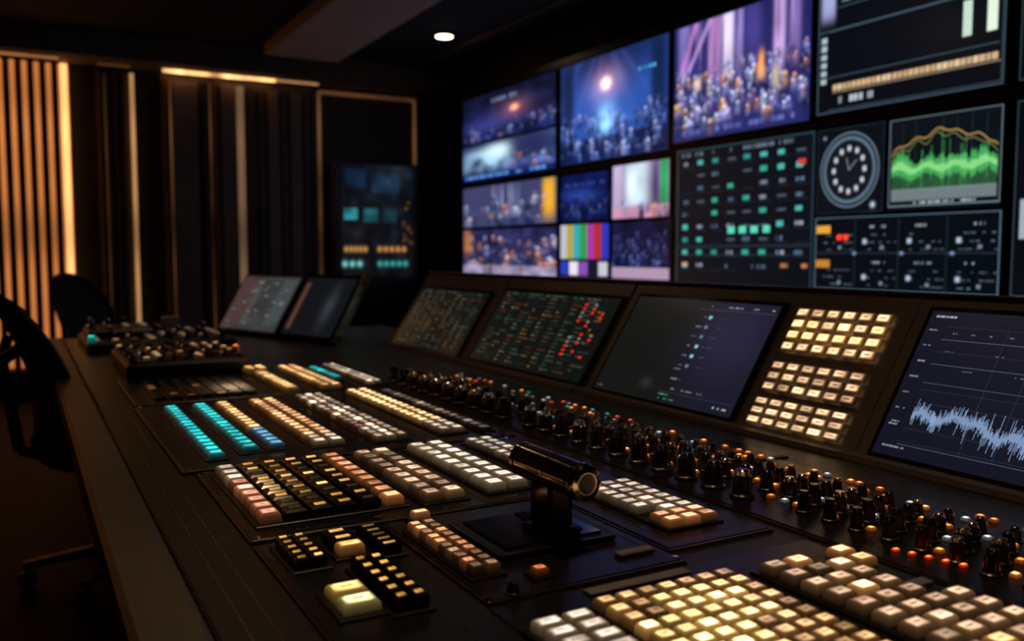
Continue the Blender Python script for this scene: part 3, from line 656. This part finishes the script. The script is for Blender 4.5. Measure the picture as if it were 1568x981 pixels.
# ================================================================== CHAIRS
def chair(x,y,rot,s=1.):
    R=Matrix.Translation((x,y,0))@Matrix.Rotation(rot,4,'Z')
    e=empty('office_chair')
    m=MB(R)   # faces +x locally
    for k in range(5):
        a=k*2*math.pi/5+.3; d=(math.cos(a),math.sin(a))
        w=.022; px,py=-d[1]*w,d[0]*w
        vs=[(px,py,.10),(-px,-py,.10),(d[0]*.30-px*.6,d[1]*.30-py*.6,.065),(d[0]*.30+px*.6,d[1]*.30+py*.6,.065),
            (px,py,.135),(-px,-py,.135),(d[0]*.30-px*.6,d[1]*.30-py*.6,.09),(d[0]*.30+px*.6,d[1]*.30+py*.6,.09)]
        m.add(vs,[(0,1,2,3),(7,6,5,4),(0,4,5,1),(1,5,6,2),(2,6,7,3),(3,7,4,0)],M_chair)
        cx,cy=d[0]*.29,d[1]*.29
        m.cyl((cx-px*1.1,cy-py*1.1,.03),(px,py,0),[(0,.022),(.004,.03),(.018,.03),(.022,.022)],M_black,n=18)
        m.cyl((cx+px*.2,cy+py*.2,.03),(px,py,0),[(0,.022),(.004,.03),(.018,.03),(.022,.022)],M_black,n=18)
        m.cyl((cx,cy,.03),(0,0,1),[(0,.008),(.05,.008)],M_chrome,n=10)
    m.cyl((0,0,.09),(0,0,1),[(0,.035),(.14,.033),(.141,.022),(.34,.022)],M_chrome,n=20)
    m.box(-.13,.13,-.10,.10,.405,.44,M_chair,b=.012)
    m.obj('base',e)
    def grid(fn,nu,nv,mt,nm,thick):
        vs=[fn(i/(nu-1),j/(nv-1),0) for j in range(nv) for i in range(nu)]+[fn(i/(nu-1),j/(nv-1),1) for j in range(nv) for i in range(nu)]
        o=nu*nv; fs=[]
        for j in range(nv-1):
            for i in range(nu-1):
                a=j*nu+i; fs.append((a+o,a+1+o,a+nu+1+o,a+nu+o)); fs.append((a+nu,a+nu+1,a+1,a))
        for i in range(nu-1):
            fs.append((i,i+1,i+1+o,i+o)); a=(nv-1)*nu+i; fs.append((a+1,a,a+o,a+1+o))
        for j in range(nv-1):
            a=j*nu; fs.append((a+nu,a,a+o,a+nu+o)); a=j*nu+nu-1; fs.append((a,a+nu,a+nu+o,a+o))
        mb=MB(R); mb.add(vs,fs,mt,smooth=True); ob=mb.obj(nm,e); return ob
    def seat(a,b,t):
        X=-.23+.46*a; Y=-.245+.49*b
        q=max(abs(a-.5)*2,abs(b-.5)*2)**6; rr=1-.05*((abs(a-.5)*2)*(abs(b-.5)*2))**3
        return (X*rr,Y*rr,.44+t*(.075-.03*q)-(.03*max(0,a-.8)/.2)+.015*abs(b-.5)*2)
    grid(seat,15,15,M_mesh,'seat',.07)
    def bk(a,b,t):
        Y=(-.23+.46*a)*(1-.30*(max(0,b-.55)/.45)**2-.16*(1-b)**2); z=.52+.50*b-.05*(abs(a-.5)*2)**2*b
        X=-.235-.13*b+.05*math.sin(b*math.pi)*1.0+.05*(abs(a-.5)*2)**2 - (0 if t==0 else .014)
        return (X,Y,z)
    grid(bk,15,17,M_mesh,'backrest_mesh',.01)
    m=MB(R)
    pts=[bk(0,i/12,0) for i in range(13)]+[bk(i/8,1,0) for i in range(1,9)]+[bk(1,1-i/12,0) for i in range(1,13)]+[bk(1-i/8,0,0) for i in range(1,9)]
    for p,q in zip(pts[:-1],pts[1:]):
        d=Vector(q)-Vector(p); m.cyl(p,d,[(0,.014),(d.length,.014)],M_chair,n=10)
    for p,q in (((-.10,0,.42),(-.30,0,.50)),((-.30,0,.50),(-.34,0,.80)),((-.34,0,.8),(-.30,.12,.86)),((-.34,0,.8),(-.30,-.12,.86))):
        d=Vector(q)-Vector(p); m.cyl(p,d,[(0,.02),(d.length,.018)],M_chair,n=12)
    for sy in (-1,1):
        m.cyl((-.02,sy*.20,.43),(0,sy,0.0),[(0,.014),(.09,.014)],M_chair,n=10)
        m.cyl((-.02,sy*.285,.425),(0,0,1),[(0,.018),(.2,.016)],M_chair,n=12)
        m.box(-.13,.11,sy*.285-.04,sy*.285+.04,.622,.650,M_chair,b=.01)
    m.obj('frame_and_armrests',e)
chair(.27,3.36,.20)
chair(.50,5.75,-.75)

# ================================================================== world + camera
w=bpy.data.worlds.new('dark_room'); scn.world=w; w.use_nodes=True
w.node_tree.nodes['Background'].inputs[0].default_value=(.9,.75,.6,1); w.node_tree.nodes['Background'].inputs[1].default_value=.0
f=1360.; ps=math.atan(763*.9971/f); p=math.atan(104/f)
s_,c_=math.sin(ps),math.cos(ps);sp,cp=math.sin(p),math.cos(p)
F=Vector((s_*cp,c_*cp,-sp)); R=Vector((c_,-s_,0)); U=R.cross(F)
cam=bpy.data.cameras.new('camera'); co=bpy.data.objects.new('camera',cam); scn.collection.objects.link(co)
co.matrix_world=Matrix(((R.x,U.x,-F.x,0),(R.y,U.y,-F.y,0),(R.z,U.z,-F.z,1.15),(0,0,0,1)))
cam.sensor_width=36; cam.lens=f*36/1586; cam.clip_start=.02
cam.dof.use_dof=True; cam.dof.focus_distance=1.38; cam.dof.aperture_fstop=3.2
scn.camera=co
